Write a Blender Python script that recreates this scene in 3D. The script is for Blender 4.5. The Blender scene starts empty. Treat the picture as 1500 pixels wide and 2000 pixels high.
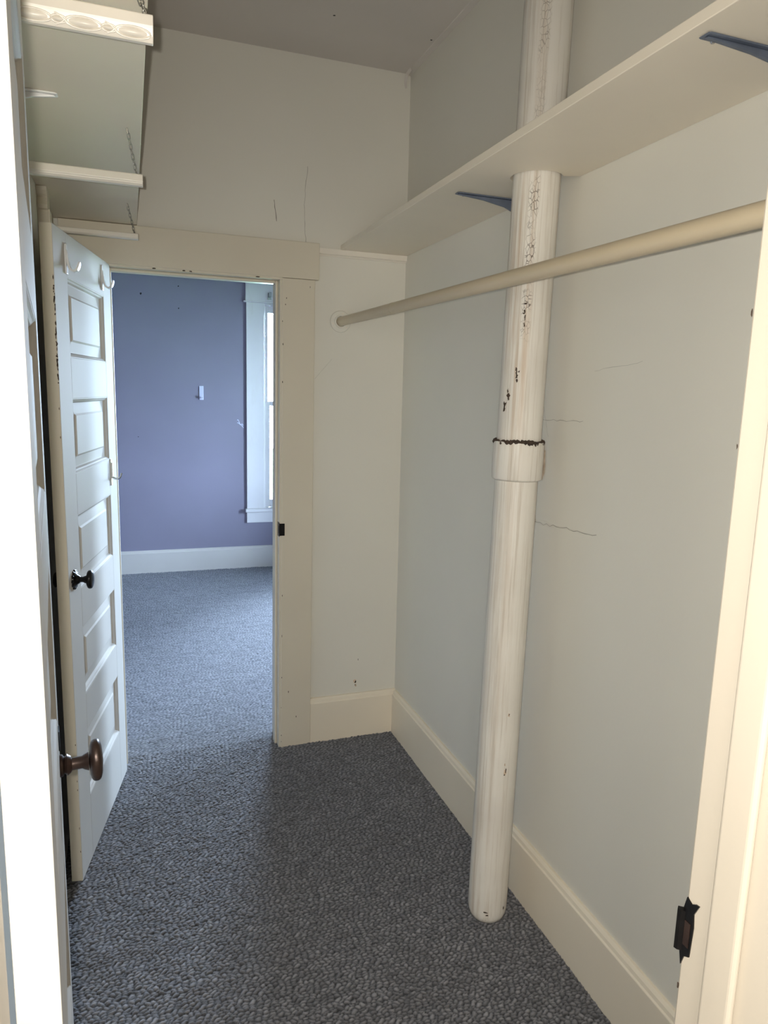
import bpy, bmesh, math, random
import numpy as np
from mathutils import Vector, Matrix

random.seed(7)
rng = np.random.default_rng(7)
S = bpy.context.scene
COL = S.collection

# ------------------------------------------------------------------ camera, sky, flash, exposure
CAM = dict(f=1388.58, yaw=0.3443, pitch=0.1685, roll=0.0282, h=1.5753)
cam_d = bpy.data.cameras.new('camera')
cam = bpy.data.objects.new('camera', cam_d)
COL.objects.link(cam)
_cy, _sy = math.cos(CAM['yaw']), math.sin(CAM['yaw'])
_cp, _sp = math.cos(CAM['pitch']), math.sin(CAM['pitch'])
_fw = Vector((_sy*_cp, _cy*_cp, -_sp))
_r = Vector((_cy, -_sy, 0))
_u = _r.cross(_fw)
_c, _s = math.cos(CAM['roll']), math.sin(CAM['roll'])
_R, _U = _c*_r + _s*_u, -_s*_r + _c*_u
cam.matrix_world = Matrix(((_R.x, _U.x, -_fw.x, 0), (_R.y, _U.y, -_fw.y, 0), (_R.z, _U.z, -_fw.z, CAM['h']), (0, 0, 0, 1)))
cam_d.sensor_fit = 'VERTICAL'
cam_d.sensor_height = 24.0
cam_d.lens = CAM['f']*24.0/2000.0
cam_d.clip_start = 0.02
S.camera = cam

world = bpy.data.worlds.new('sky')
S.world = world
world.use_nodes = True
bg = world.node_tree.nodes['Background']
bg.inputs['Color'].default_value = (0.60, 0.76, 1.0, 1)
bg.inputs['Strength'].default_value = 135.0

fl = bpy.data.lights.new('camera_flash', 'POINT')          # the phone's own flash, beside the lens
fl.energy = 66
fl.color = (1.0, 0.95, 0.86)
fl.shadow_soft_size = 0.006
flo = bpy.data.objects.new('camera_flash', fl)
flo.location = (-0.022, -0.005, 1.585)
COL.objects.link(flo)

hw = bpy.data.lights.new('hall_fill_light', 'AREA')      # warm fill light added in the unseen room behind the camera
hw.shape = 'RECTANGLE'
hw.size, hw.size_y = 1.8, 1.5
hw.energy = 62
hw.color = (1.0, 0.94, 0.85)
hwo = bpy.data.objects.new('hall_fill_light', hw)
hwo.location = (-1.05, -2.55, 1.35)
hwo.rotation_euler = (math.pi/2, 0, 0)
COL.objects.link(hwo)

S.view_settings.view_transform = 'Standard'
S.view_settings.look = 'None'
S.view_settings.gamma = 1.0
S.view_settings.use_curve_mapping = False
S.view_settings.exposure = 0.0
S.cycles.use_denoising = True
S.cycles.max_bounces = 10
S.cycles.diffuse_bounces = 6
S.cycles.caustics_reflective = False
S.cycles.caustics_refractive = False

def portal(name, loc, rot, w, h):
    l = bpy.data.lights.new(name, 'AREA')
    l.shape = 'RECTANGLE'
    l.size, l.size_y = w, h
    l.cycles.is_portal = True
    o = bpy.data.objects.new(name, l)
    o.location = loc
    o.rotation_euler = rot
    COL.objects.link(o)

# ------------------------------------------------------------------ helpers
class MB:
    def __init__(self):
        self.v, self.f = [], []
    def add(self, vs, fs):
        n = len(self.v)
        self.v += [tuple(v) for v in vs]
        self.f += [tuple(i+n for i in f) for f in fs]
        return self
    def box(self, x0, x1, y0, y1, z0, z1):
        vs = [(x, y, z) for z in (z0, z1) for y in (y0, y1) for x in (x0, x1)]
        return self.add(vs, [(0, 2, 3, 1), (4, 5, 7, 6), (0, 1, 5, 4), (2, 6, 7, 3), (0, 4, 6, 2), (1, 3, 7, 5)])
    def prism(self, prof, a, b, axis):
        """profile of 2D points extruded from a to b along an axis; the other two axes take the profile in order"""
        n = len(prof)
        def P(p, t):
            return {'x': (t, p[0], p[1]), 'y': (p[0], t, p[1]), 'z': (p[0], p[1], t)}[axis]
        vs = [P(p, a) for p in prof] + [P(p, b) for p in prof]
        fs = [tuple(range(n))[::-1], tuple(range(n, 2*n))]
        fs += [(i, (i+1) % n, n+(i+1) % n, n+i) for i in range(n)]
        return self.add(vs, fs)
    def lathe(self, prof, seg=32, axis='z', c=(0, 0, 0), sx=1.0, sy=1.0):
        """prof: (radius, height) pairs"""
        vs, fs = [], []
        for r, h in prof:
            for k in range(seg):
                a = 2*math.pi*k/seg
                p, q = r*math.cos(a)*sx, r*math.sin(a)*sy
                w = {'z': (p, q, h), 'y': (p, h, q), 'x': (h, p, q)}[axis]
                vs.append((w[0]+c[0], w[1]+c[1], w[2]+c[2]))
        m = len(prof)
        for i in range(m-1):
            for k in range(seg):
                a, b = i*seg+k, i*seg+(k+1) % seg
                fs.append((a, b, b+seg, a+seg))
        fs.append(tuple(range(seg))[::-1])
        fs.append(tuple(range((m-1)*seg, m*seg)))
        return self.add(vs, fs)
    def tube(self, pts, r, seg=8, closed=False, flat=1.0, up=(0, 0, 1)):
        pts = [Vector(p) for p in pts]
        n = len(pts)
        rs = r if isinstance(r, (list, tuple)) else [r]*n
        vs, fs = [], []
        for i, p in enumerate(pts):
            if closed:
                t = (pts[(i+1) % n]-pts[i-1]).normalized()
            else:
                t = (pts[min(i+1, n-1)]-pts[max(i-1, 0)]).normalized()
            u = Vector(up)
            if abs(t.dot(u)) > 0.98:
                u = Vector((1, 0, 0)) if abs(t.x) < 0.9 else Vector((0, 1, 0))
            s = t.cross(u).normalized()
            w = s.cross(t).normalized()
            for k in range(seg):
                a = 2*math.pi*k/seg
                vs.append(p + s*math.cos(a)*rs[i] + w*math.sin(a)*rs[i]*flat)
        for i in range(n if closed else n-1):
            j = (i+1) % n
            for k in range(seg):
                k2 = (k+1) % seg
                fs.append((i*seg+k, i*seg+k2, j*seg+k2, j*seg+k))
        if not closed:
            fs.append(tuple(range(seg))[::-1])
            fs.append(tuple((n-1)*seg+k for k in range(seg)))
        return self.add(vs, fs)
    def build(self, name, mat, parent=None, smooth=False, bevel=0.0, local=False, seg=2):
        me = bpy.data.meshes.new(name)
        off = Vector((0, 0, 0))
        if parent is not None and not local:
            off = WLOC.get(parent.name, Vector((0, 0, 0)))
        vs = [tuple(Vector(v)-off) for v in self.v]
        me.from_pydata(vs, [], self.f)
        bm = bmesh.new()
        bm.from_mesh(me)
        bmesh.ops.recalc_face_normals(bm, faces=bm.faces)
        bm.to_mesh(me)
        bm.free()
        me.materials.append(mat)
        o = bpy.data.objects.new(name, me)
        COL.objects.link(o)
        if parent is not None:
            o.parent = parent
        WLOC[o.name] = off
        if smooth:
            me.shade_smooth()
            md = o.modifiers.new('Smooth by angle', 'EDGE_SPLIT')
            md.split_angle = math.radians(38)
        if bevel > 0:
            b = o.modifiers.new('bevel', 'BEVEL')
            b.width = bevel
            b.segments = seg
            b.limit_method = 'ANGLE'
            b.angle_limit = math.radians(40)
        return o

WLOC = {}

def tag(o, label=None, cat=None, group=None, kind=None):
    if label: o['label'] = label
    if cat: o['category'] = cat
    if group: o['group'] = group
    if kind: o['kind'] = kind
    return o

def empty(name, loc=(0, 0, 0), rz=0.0):
    o = bpy.data.objects.new(name, None)
    o.empty_display_size = 0.05
    o.location = loc
    o.rotation_euler = (0, 0, rz)
    COL.objects.link(o)
    WLOC[o.name] = Vector(loc)
    return o

# ------------------------------------------------------------------ materials
def base_mat(name):
    m = bpy.data.materials.new(name)
    m.use_nodes = True
    nt = m.node_tree
    return m, nt, nt.nodes['Principled BSDF']

def N(nt, t, **kw):
    n = nt.nodes.new(t)
    for k, v in kw.items():
        if k in n.inputs:
            n.inputs[k].default_value = v
        else:
            setattr(n, k, v)
    return n

def mixc(nt, fac, a, b, blend='MIX'):
    n = nt.nodes.new('ShaderNodeMix')
    n.data_type = 'RGBA'
    n.blend_type = blend
    for sock, val in ((n.inputs[0], fac), (n.inputs[6], a), (n.inputs[7], b)):
        if isinstance(val, bpy.types.NodeSocket):
            nt.links.new(val, sock)
        elif isinstance(val, (int, float)):
            sock.default_value = val
        else:
            sock.default_value = (*val, 1)
    return n.outputs[2]

def rng_node(nt, src, a, b, c=0.0, d=1.0):
    n = nt.nodes.new('ShaderNodeMapRange')
    n.inputs[1].default_value, n.inputs[2].default_value = a, b
    n.inputs[3].default_value, n.inputs[4].default_value = c, d
    nt.links.new(src, n.inputs[0])
    return n.outputs[0]

def noise(nt, scale, detail=3, rough=0.5, stretch=(1, 1, 1)):
    tc = nt.nodes.new('ShaderNodeTexCoord')
    mp = nt.nodes.new('ShaderNodeMapping')
    mp.inputs['Scale'].default_value = stretch
    nt.links.new(tc.outputs['Object'], mp.inputs[0])
    n = nt.nodes.new('ShaderNodeTexNoise')
    n.inputs['Scale'].default_value = scale
    n.inputs['Detail'].default_value = detail
    n.inputs['Roughness'].default_value = rough
    nt.links.new(mp.outputs[0], n.inputs['Vector'])
    return n.outputs['Fac']

def paint(name, col, rough=0.5, var=0.06, bump=0.1, bscale=60, stretch=(1, 1, 1), dirt=None, dirt_amt=0.0, vscale=2.5, spec=0.5):
    m, nt, b = base_mat(name)
    dark = tuple(c*(1-var) for c in col)
    lite = tuple(min(1, c*(1+var)) for c in col)
    c = mixc(nt, rng_node(nt, noise(nt, vscale, 4), 0.3, 0.7), dark, lite)
    if dirt:
        f = rng_node(nt, noise(nt, 7, 6, 0.7, stretch), 0.55, 0.8, 0, dirt_amt)
        c = mixc(nt, f, c, dirt)
    nt.links.new(c, b.inputs['Base Color'])
    b.inputs['Roughness'].default_value = rough
    b.inputs['Specular IOR Level'].default_value = spec
    if bump:
        bn = nt.nodes.new('ShaderNodeBump')
        bn.inputs['Strength'].default_value = bump
        bn.inputs['Distance'].default_value = 0.002
        nt.links.new(noise(nt, bscale, 4, 0.6, stretch), bn.inputs['Height'])
        nt.links.new(bn.outputs[0], b.inputs['Normal'])
    return m

def metal(name, col, rough=0.35, met=1.0, var=0.15, bump=0.05):
    m = paint(name, col, rough, var, bump, 120, vscale=30)
    m.node_tree.nodes['Principled BSDF'].inputs['Metallic'].default_value = met
    return m

M = {}
M['wall'] = paint('closet_wall_paint', (0.68, 0.66, 0.595), 0.55, 0.025, 0.18, 45, vscale=1.6)
M['wall_upper'] = M['wall']
M['ceiling'] = paint('ceiling_paint', (0.60, 0.56, 0.52), 0.7, 0.04, 0.2, 50)
M['trim'] = paint('cream_trim_paint', (0.64, 0.585, 0.48), 0.38, 0.03, 0.12, 30, (1, 1, .2))
M['shelf'] = paint('cream_shelf_paint', (0.76, 0.69, 0.575), 0.45, 0.03, 0.10, 40)
M['white'] = paint('white_gloss_paint', (0.57, 0.55, 0.515), 0.62, 0.02, 0.10, 25, (1, 1, .25), spec=0.07)
M['board'] = paint('glossy_cream_board_paint', (0.74, 0.69, 0.61), 0.35, 0.03, 0.1, 40)
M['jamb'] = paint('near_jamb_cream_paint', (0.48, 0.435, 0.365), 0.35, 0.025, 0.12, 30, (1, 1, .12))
M['purple'] = paint('periwinkle_wall_paint', (0.245, 0.235, 0.31), 0.6, 0.04, 0.15, 45)
M['winwhite'] = paint('window_white_paint', (0.74, 0.74, 0.74), 0.4, 0.03, 0.1, 30, (1, 1, .2), (0.45, 0.36, 0.27), 0.25)
M['bedbase'] = paint('bedroom_baseboard_paint', (0.62, 0.60, 0.56), 0.4, 0.04, 0.1, 30)
M['rod'] = paint('tan_rod_paint', (0.52, 0.435, 0.305), 0.35, 0.06, 0.1, 60)
M['bluesteel'] = metal('blue_grey_bracket_enamel', (0.13, 0.155, 0.21), 0.4, 0.3)
M['whitemetal'] = paint('white_enamel', (0.80, 0.80, 0.79), 0.25, 0.01, 0)
M['plastic'] = paint('white_plastic', (0.75, 0.75, 0.76), 0.3, 0.01, 0)
M['blackiron'] = metal('black_iron', (0.012, 0.011, 0.011), 0.28, 0.6, 0.3, 0.15)
M['bronze'] = metal('brown_bronze', (0.055, 0.034, 0.027), 0.34, 0.55, 0.35, 0.15)
M['baseboard'] = paint('baseboard_cream_paint', (0.76, 0.69, 0.57), 0.4, 0.03, 0.12, 30)
M['chrome'] = metal('dull_chrome', (0.62, 0.63, 0.64), 0.25, 1.0, 0.1, 0.02)
M['chain'] = metal('zinc_chain', (0.42, 0.41, 0.38), 0.35, 1.0)
M['chip'] = paint('bare_dark_wood', (0.045, 0.028, 0.018), 0.8, 0.4, 0.3, 200, vscale=80)
M['crack'] = paint('plaster_crack', (0.16, 0.145, 0.12), 0.9, 0.2, 0)
M['faintcrack'] = paint('faint_plaster_crack', (0.42, 0.41, 0.37), 0.9, 0.1, 0)
M['plasterchip'] = paint('bare_plaster', (0.55, 0.43, 0.32), 0.9, 0.2, 0.3, 120, vscale=60)
M['wallcrack'] = paint('fine_wall_crack', (0.30, 0.285, 0.25), 0.9, 0.2, 0)
M['hole'] = paint('nail_hole', (0.015, 0.013, 0.012), 0.9, 0.1, 0)
M['scuff'] = paint('pale_scuff', (0.62, 0.64, 0.80), 0.8, 0.1, 0)
M['hall'] = paint('hall_wall_paint', (0.68, 0.64, 0.56), 0.6, 0.03, 0.1)
M['ground'] = paint('lawn', (0.10, 0.16, 0.06), 0.9, 0.3, 0.2, 5)

def mat_glass():
    m, nt, b = base_mat('window_glass')
    nt.nodes.remove(b)
    out = nt.nodes['Material Output']
    tr = N(nt, 'ShaderNodeBsdfTransparent', Color=(0.97, 0.985, 0.98, 1))
    gl = N(nt, 'ShaderNodeBsdfGlossy', Roughness=0.02)
    fr = N(nt, 'ShaderNodeFresnel', IOR=1.45)
    mx = nt.nodes.new('ShaderNodeMixShader')
    nt.links.new(fr.outputs[0], mx.inputs[0])
    nt.links.new(tr.outputs[0], mx.inputs[1])
    nt.links.new(gl.outputs[0], mx.inputs[2])
    nt.links.new(mx.outputs[0], out.inputs[0])
    return m
M['glass'] = mat_glass()

def mat_pipe():
    """old white paint on iron: vertical brown weeping, a crazed band on the side away from the wall"""
    m, nt, b = base_mat('crazed_white_pipe_paint')
    L = nt.links.new
    tc = nt.nodes.new('ShaderNodeTexCoord')
    sp = nt.nodes.new('ShaderNodeSeparateXYZ')
    L(tc.outputs['Object'], sp.inputs[0])
    at = N(nt, 'ShaderNodeMath', operation='ARCTAN2')
    L(sp.outputs['Y'], at.inputs[0]); L(sp.outputs['X'], at.inputs[1])
    ang = at.outputs[0]
    def band(c, w, soft):
        d = N(nt, 'ShaderNodeMath', operation='SUBTRACT'); L(ang, d.inputs[0]); d.inputs[1].default_value = c
        a = N(nt, 'ShaderNodeMath', operation='ABSOLUTE'); L(d.outputs[0], a.inputs[0])
        return rng_node(nt, a.outputs[0], w, w+soft, 1, 0)
    def mul(a, c):
        n = N(nt, 'ShaderNodeMath', operation='MULTIPLY')
        L(a, n.inputs[0])
        if isinstance(c, bpy.types.NodeSocket): L(c, n.inputs[1])
        else: n.inputs[1].default_value = c
        return n.outputs[0]
    col = mixc(nt, rng_node(nt, noise(nt, 4, 4), .3, .7), (0.62, 0.585, 0.53), (0.72, 0.69, 0.63))
    streak = rng_node(nt, noise(nt, 42, 5, .68, (1, 1, .03)), .46, .66)
    zst = mul(rng_node(nt, sp.outputs['Z'], 1.35, 1.65, .28, 1), rng_node(nt, sp.outputs['Z'], 1.95, 2.25, 1, .35))
    col = mixc(nt, mul(mul(streak, band(-2.55, .45, .6)), mul(zst, .9)), col, (0.40, 0.27, 0.16))
    streak2 = rng_node(nt, noise(nt, 85, 5, .75, (1, 1, .022)), .50, .68)
    col = mixc(nt, mul(streak2, .55), col, (0.38, 0.31, 0.235))
    vo = N(nt, 'ShaderNodeTexVoronoi', feature='DISTANCE_TO_EDGE', Scale=105.0)
    mp = nt.nodes.new('ShaderNodeMapping'); mp.inputs['Scale'].default_value = (1.25, 1.25, .62)
    L(tc.outputs['Object'], mp.inputs[0]); L(mp.outputs[0], vo.inputs['Vector'])
    crack = rng_node(nt, vo.outputs['Distance'], .025, .075, 1, 0)
    zr = mul(rng_node(nt, sp.outputs['Z'], 1.70, 1.78), rng_node(nt, sp.outputs['Z'], 2.12, 2.22, 1, .5))
    patch = rng_node(nt, noise(nt, 14, 2), .34, .50)
    fac = mul(mul(crack, band(-2.17, .13, .12)), mul(zr, patch))
    col = mixc(nt, mul(fac, .92), col, (0.06, 0.035, 0.022))
    L(col, b.inputs['Base Color'])
    b.inputs['Roughness'].default_value = 0.5
    bn = nt.nodes.new('ShaderNodeBump'); bn.inputs['Strength'].default_value = .3; bn.inputs['Distance'].default_value = .002
    L(noise(nt, 40, 5, .65, (1, 1, .25)), bn.inputs['Height'])
    L(bn.outputs[0], b.inputs['Normal'])
    return m
M['pipe'] = mat_pipe()

def mat_carpet(attr):
    m, nt, b = base_mat('loop_carpet' if attr else 'far_loop_carpet')
    L = nt.links.new
    if attr:
        a = N(nt, 'ShaderNodeAttribute', attribute_name='tuft')
        f = a.outputs['Fac']
    else:
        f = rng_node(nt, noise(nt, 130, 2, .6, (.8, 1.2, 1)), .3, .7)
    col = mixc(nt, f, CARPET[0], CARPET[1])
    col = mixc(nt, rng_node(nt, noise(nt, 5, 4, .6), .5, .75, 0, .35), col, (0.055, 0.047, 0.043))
    L(col, b.inputs['Base Color'])
    b.inputs['Roughness'].default_value = 0.85
    b.inputs['Specular IOR Level'].default_value = 0.25
    b.inputs['Sheen Weight'].default_value = 0.5
    b.inputs['Sheen Roughness'].default_value = 0.45
    b.inputs['Sheen Tint'].default_value = (0.75, 0.8, 0.9, 1)
    bn = nt.nodes.new('ShaderNodeBump'); bn.inputs['Strength'].default_value = .6; bn.inputs['Distance'].default_value = .004
    L(noise(nt, 130 if not attr else 700, 2, .6, (.8, 1.2, 1)), bn.inputs['Height'])
    L(bn.outputs[0], b.inputs['Normal'])
    return m
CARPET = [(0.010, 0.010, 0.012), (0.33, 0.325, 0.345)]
M['carpet'] = mat_carpet(True)
M['carpet_far'] = mat_carpet(False)

# ------------------------------------------------------------------ dimensions (metres)
XL, XR = -0.245, 1.123           # closet side walls
YN, YF = 0.557, 2.93             # closet near and far walls
H = 2.84
YB0, YB1 = 3.05, 6.17            # bedroom beyond the far doorway
BXL, BXR = -1.7, 2.75
def wr(z):                       # the right wall leans in a little towards the ceiling
    return XR + 0.006 - 0.0057*z
FO = (-0.062, 0.578, 2.000)      # far doorway: left jamb face, right jamb face, head
NO = (-0.106, 0.575, 2.135)      # near doorway

# ------------------------------------------------------------------ the shell
def struct(mb, name, mat, **k):
    return tag(mb.build(name, mat, **k), kind='structure')

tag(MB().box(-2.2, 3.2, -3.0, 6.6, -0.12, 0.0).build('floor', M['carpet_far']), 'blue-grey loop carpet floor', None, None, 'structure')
tag(MB().box(-2.2, 3.2, -3.0, 6.6, H, H+.1).build('ceiling', M['ceiling']), 'grey-white plaster ceiling', None, None, 'structure')

w = MB().prism([(wr(-.05), -.05), (wr(-.05)+.1, -.05), (wr(-.05)+.1, H), (wr(H), H)], YN-.13, YF+.06, 'y')
wall_right = struct(w, 'wall_right', M['wall'])
wall_right['label'] = 'off-white plaster wall behind the pipe'
wall_left = struct(MB().box(XL-.1, XL, YN-.13, YF+.12, -.05, H), 'wall_left', M['wall'])

def wall_with_door(name, y0, y1, x0, x1, o, mat):
    g = .012
    mb = MB().box(x0, o[0]-g, y0, y1, -.05, H).box(o[1]+g, x1, y0, y1, -.05, H).box(o[0]-g, o[1]+g, y0, y1, o[2]+g, H)
    return struct(mb, name, mat)
wall_far = wall_with_door('wall_far', YF, YF+.06, XL-.1, wr(0)+.1, FO, M['wall'])
wall_far['label'] = 'off-white plaster wall around the far doorway'
wall_with_door('wall_bedroom_near', YF+.06, YB0, BXL, BXR, FO, M['purple'])
wall_with_door('wall_near', YN-.07, YN, XL-.1, wr(0)+.1, NO, M['wall'])
wall_with_door('wall_hall_front', YN-.13, YN-.07, -2.1, 2.6, NO, M['hall'])
# the hall room behind the camera
struct(MB().box(-2.2, 2.7, -2.7, -2.6, -.05, H), 'wall_hall_back', M['hall'])
struct(MB().box(-2.2, -2.1, -2.6, YN-.07, -.05, H), 'wall_hall_left', M['hall'])
struct(MB().box(2.6, 2.7, -2.6, YN-.07, -.05, H), 'wall_hall_right', M['hall'])
# bedroom
WX0, WX1, WZ0, WZ1 = 1.087, 1.83, 0.531, 2.272       # window 1 (far wall)
mb = MB().box(BXL-.1, WX0, YB1, YB1+.16, -.05, H).box(WX1, BXR+.1, YB1, YB1+.16, -.05, H)
mb.box(WX0, WX1, YB1, YB1+.16, -.05, WZ0-.02).box(WX0, WX1, YB1, YB1+.16, WZ1, H)
wall_bed = struct(mb, 'wall_bedroom_far', M['purple'])
wall_bed['label'] = 'periwinkle blue bedroom wall seen through the doorway'
struct(MB().box(BXL-.1, BXL, YB0-.06, YB1, -.05, H), 'wall_bedroom_left', M['purple'])
VY0, VY1 = 4.42, 4.90                                  # window 2 (right wall)
mb = MB().box(BXR, BXR+.16, YB0-.06, VY0, -.05, H).box(BXR, BXR+.16, VY1, YB1, -.05, H)
mb.box(BXR, BXR+.16, VY0, VY1, -.05, WZ0-.02).box(BXR, BXR+.16, VY0, VY1, WZ1, H)
struct(mb, 'wall_bedroom_right', M['purple'])
tag(MB().box(-40, 40, -30, 60, -3.6, -3.5).build('ground', M['ground']), 'lawn outside the house', None, None, 'structure')

# plaster strip running along the ceiling beside the right wall
struct(MB().prism([(wr(H), H), (wr(H)-.022, H), (wr(H)-.02, H-.003), (wr(H), H-.006)], YN, YF, 'y'), 'trim_5', M['ceiling'])

# ------------------------------------------------------------------ carpet pile in view: real loops
def hash2(a, b, s=0):
    v = np.sin(a*127.1 + b*311.7 + s*74.7)*43758.5453
    return v-np.floor(v)
def carpet(name, x0, x1, y0, y1, step, label):
    nx, ny = int((x1-x0)/step)+1, int((y1-y0)/step)+1
    X, Y = np.meshgrid(np.linspace(x0, x1, nx), np.linspace(y0, y1, ny))
    wob = .28*np.sin(X*95+7*np.sin(Y*31)) + .22*np.sin(X*213+Y*120) + .3*np.sin(X*17+Y*9)
    v = Y/0.0098 + wob
    j = np.floor(v)
    u = X/0.0170 + hash2(j, j*0+3)*7 + .25*np.sin(Y*160+X*40)
    i = np.floor(u)
    fu, fv = u-i, v-j
    hh = hash2(i, j)
    shape = np.clip(1-np.abs(2*fu-1)**3.0, 0, 1)**.6*np.clip(1-np.abs(2*fv-1)**2.2, 0, 1)**.6
    Z = .0005 + .0075*shape*(.62+.38*hh) + .0008*np.sin(X*21+3)*np.sin(Y*17)
    Z = np.maximum(Z, .0004)
    co = np.stack([X, Y, Z], -1).reshape(-1, 3).astype(np.float32)
    k = np.arange(nx*ny).reshape(ny, nx)
    q = np.stack([k[:-1, :-1], k[:-1, 1:], k[1:, 1:], k[1:, :-1]], -1).reshape(-1, 4)
    cc = co[q].mean(1)
    q = q[np.hypot(cc[:, 0]-.990, cc[:, 1]-1.722) > .056]
    me = bpy.data.meshes.new(name)
    me.vertices.add(len(co)); me.vertices.foreach_set('co', co.ravel())
    me.loops.add(q.size); me.loops.foreach_set('vertex_index', q.ravel().astype(np.int32))
    me.polygons.add(len(q)); me.polygons.foreach_set('loop_start', (np.arange(len(q))*4).astype(np.int32))
    me.update(calc_edges=True)
    me.polygons.foreach_set('use_smooth', np.ones(len(q), bool))
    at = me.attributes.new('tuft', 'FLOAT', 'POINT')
    yarn_gap_shade = np.clip(shape**2.0*(.45+.55*hash2(i, j, 5)), 0, 1)  # random tone per loop, with shade in the gaps put into the colour
    at.data.foreach_set('value', yarn_gap_shade.ravel().astype(np.float32))
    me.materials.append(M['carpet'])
    o = bpy.data.objects.new(name, me)
    COL.objects.link(o)
    return tag(o, label, 'carpet', None, 'stuff')
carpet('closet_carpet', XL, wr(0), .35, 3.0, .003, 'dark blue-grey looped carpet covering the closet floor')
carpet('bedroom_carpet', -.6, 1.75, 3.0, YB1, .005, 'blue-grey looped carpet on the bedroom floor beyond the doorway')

# ------------------------------------------------------------------ baseboards
hb, tb = 0.2097, 0.02
def bb_profile(face, back, h):
    s = 1 if back > face else -1
    return [(back, 0), (face, 0), (face, h-.022), (face+s*.004, h-.018), (face+s*.006, h-.008), (face+s*.012, h), (back, h)]
xb = wr(.1)
o = MB().prism(bb_profile(xb-tb, xb+.01, hb), YN, YF-tb-.0005, 'y').build('baseboard_right', M['baseboard'], bevel=.0015)
tag(o, 'tall cream baseboard running behind the foot of the pipe', None, None, 'structure')
o = MB().prism([(p[0], p[1]) for p in bb_profile(YF-tb, YF+.005, hb)], 0.7205, xb-.0005, 'x').build('baseboard_far', M['baseboard'], bevel=.0015)
tag(o, 'short cream baseboard between the door casing and the corner', None, None, 'structure')
o = MB().prism([(p[0], p[1]) for p in bb_profile(YB1-.02, YB1+.005, .196)], BXL, BXR, 'x').build('baseboard_bedroom', M['bedbase'], bevel=.0015)
tag(o, 'white baseboard under the periwinkle wall', None, None, 'structure')

# ------------------------------------------------------------------ flat marks: ribbons and chips lying on a surface
def ribbon(mb, pts, wdt, n, lift=.0006):
    n = Vector(n)
    P = [Vector(p)+n*lift for p in pts]
    vs, k = [], len(P)
    for i, p in enumerate(P):
        t = (P[min(i+1, k-1)]-P[max(i-1, 0)]).normalized()
        s = t.cross(n).normalized()
        w_ = (wdt[i] if isinstance(wdt, (list, tuple)) else wdt*random.uniform(.6, 1.3))*.5
        vs += [p-s*w_, p+s*w_]
    mb.add(vs, [(2*i, 2*i+1, 2*i+3, 2*i+2) for i in range(k-1)])
    return mb
def jag(a, b, n, amp, n_axis):
    a, b = Vector(a), Vector(b)
    t = (b-a).normalized()
    s = t.cross(Vector(n_axis)).normalized()
    return [a.lerp(b, i/n) + s*random.uniform(-amp, amp)*(0 < i < n) for i in range(n+1)]
def blob(mb, c, n, rx, rz, seg=9, lift=.0006, up=(0, 0, 1), jit=.35):
    n = Vector(n).normalized()
    s = Vector(up).cross(n).normalized()
    w_ = n.cross(s)
    c = Vector(c)+n*lift
    vs = [c]
    for k in range(seg):
        a = 2*math.pi*k/seg
        q = random.uniform(1-jit, 1+jit)
        vs.append(c+s*math.cos(a)*rx*q+w_*math.sin(a)*rz*q)
    mb.add(vs, [(0, k+1, (k+1) % seg+1) for k in range(seg)])
    return mb

# ------------------------------------------------------------------ far doorway frame (casing, jamb, stop, strike)
fr = tag(empty('trim_1', (.26, YF, 0)), 'cream painted casing and jamb around the far doorway', None, None, 'structure')
tc = .022
MB().box(.587, .7203, YF-tc, YF, 0, 2.0076).build('casing', M['trim'], fr, bevel=.002)
MB().box(-.205, -.072, YF-tc, YF, 0, 2.0076).build('casing', M['trim'], fr, bevel=.002)
MB().box(-.222, .7367, YF-tc-.004, YF, 2.0085, 2.150).build('head_casing', M['trim'], fr, bevel=.002)
def jamb(x0, x1, s, y0, y1, top, par, mat):
    # s = +1 when the opening lies on the +x side
    j = MB().box(min(x0, x1), max(x0, x1), y0, y1, 0, top).build('jamb', mat, par, bevel=.0015)
    return j
jamb(FO[1], FO[1]+.0118, -1, YF-tc+.003, YB0+.012, FO[2], fr, M['trim'])
jamb(FO[0]-.0118, FO[0], 1, YF-tc+.003, YB0+.012, FO[2], fr, M['trim'])
MB().box(FO[0]-.0118, FO[1]+.0118, YF-tc+.003, YB0+.012, FO[2], FO[2]+.0118).build('head_jamb', M['trim'], fr, bevel=.0015)
MB().box(FO[1]-.011, FO[1], YF+.020, YF+.062, 0, FO[2]).build('door_stop', M['trim'], fr, bevel=.003)
MB().box(FO[0], FO[0]+.011, YF+.020, YF+.062, 0, FO[2]).build('door_stop', M['trim'], fr, bevel=.003)
MB().box(FO[0]+.011, FO[1]-.011, YF+.020, YF+.062, FO[2]-.011, FO[2]).build('door_stop', M['trim'], fr, bevel=.003)
# bedroom-side casing
MB().box(.587, .71, YB0, YB0+.02, 0, 2.0076).build('casing', M['winwhite'], fr, bevel=.002)
MB().box(-.195, -.072, YB0, YB0+.02, 0, 2.0076).build('casing', M['winwhite'], fr, bevel=.002)
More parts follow.
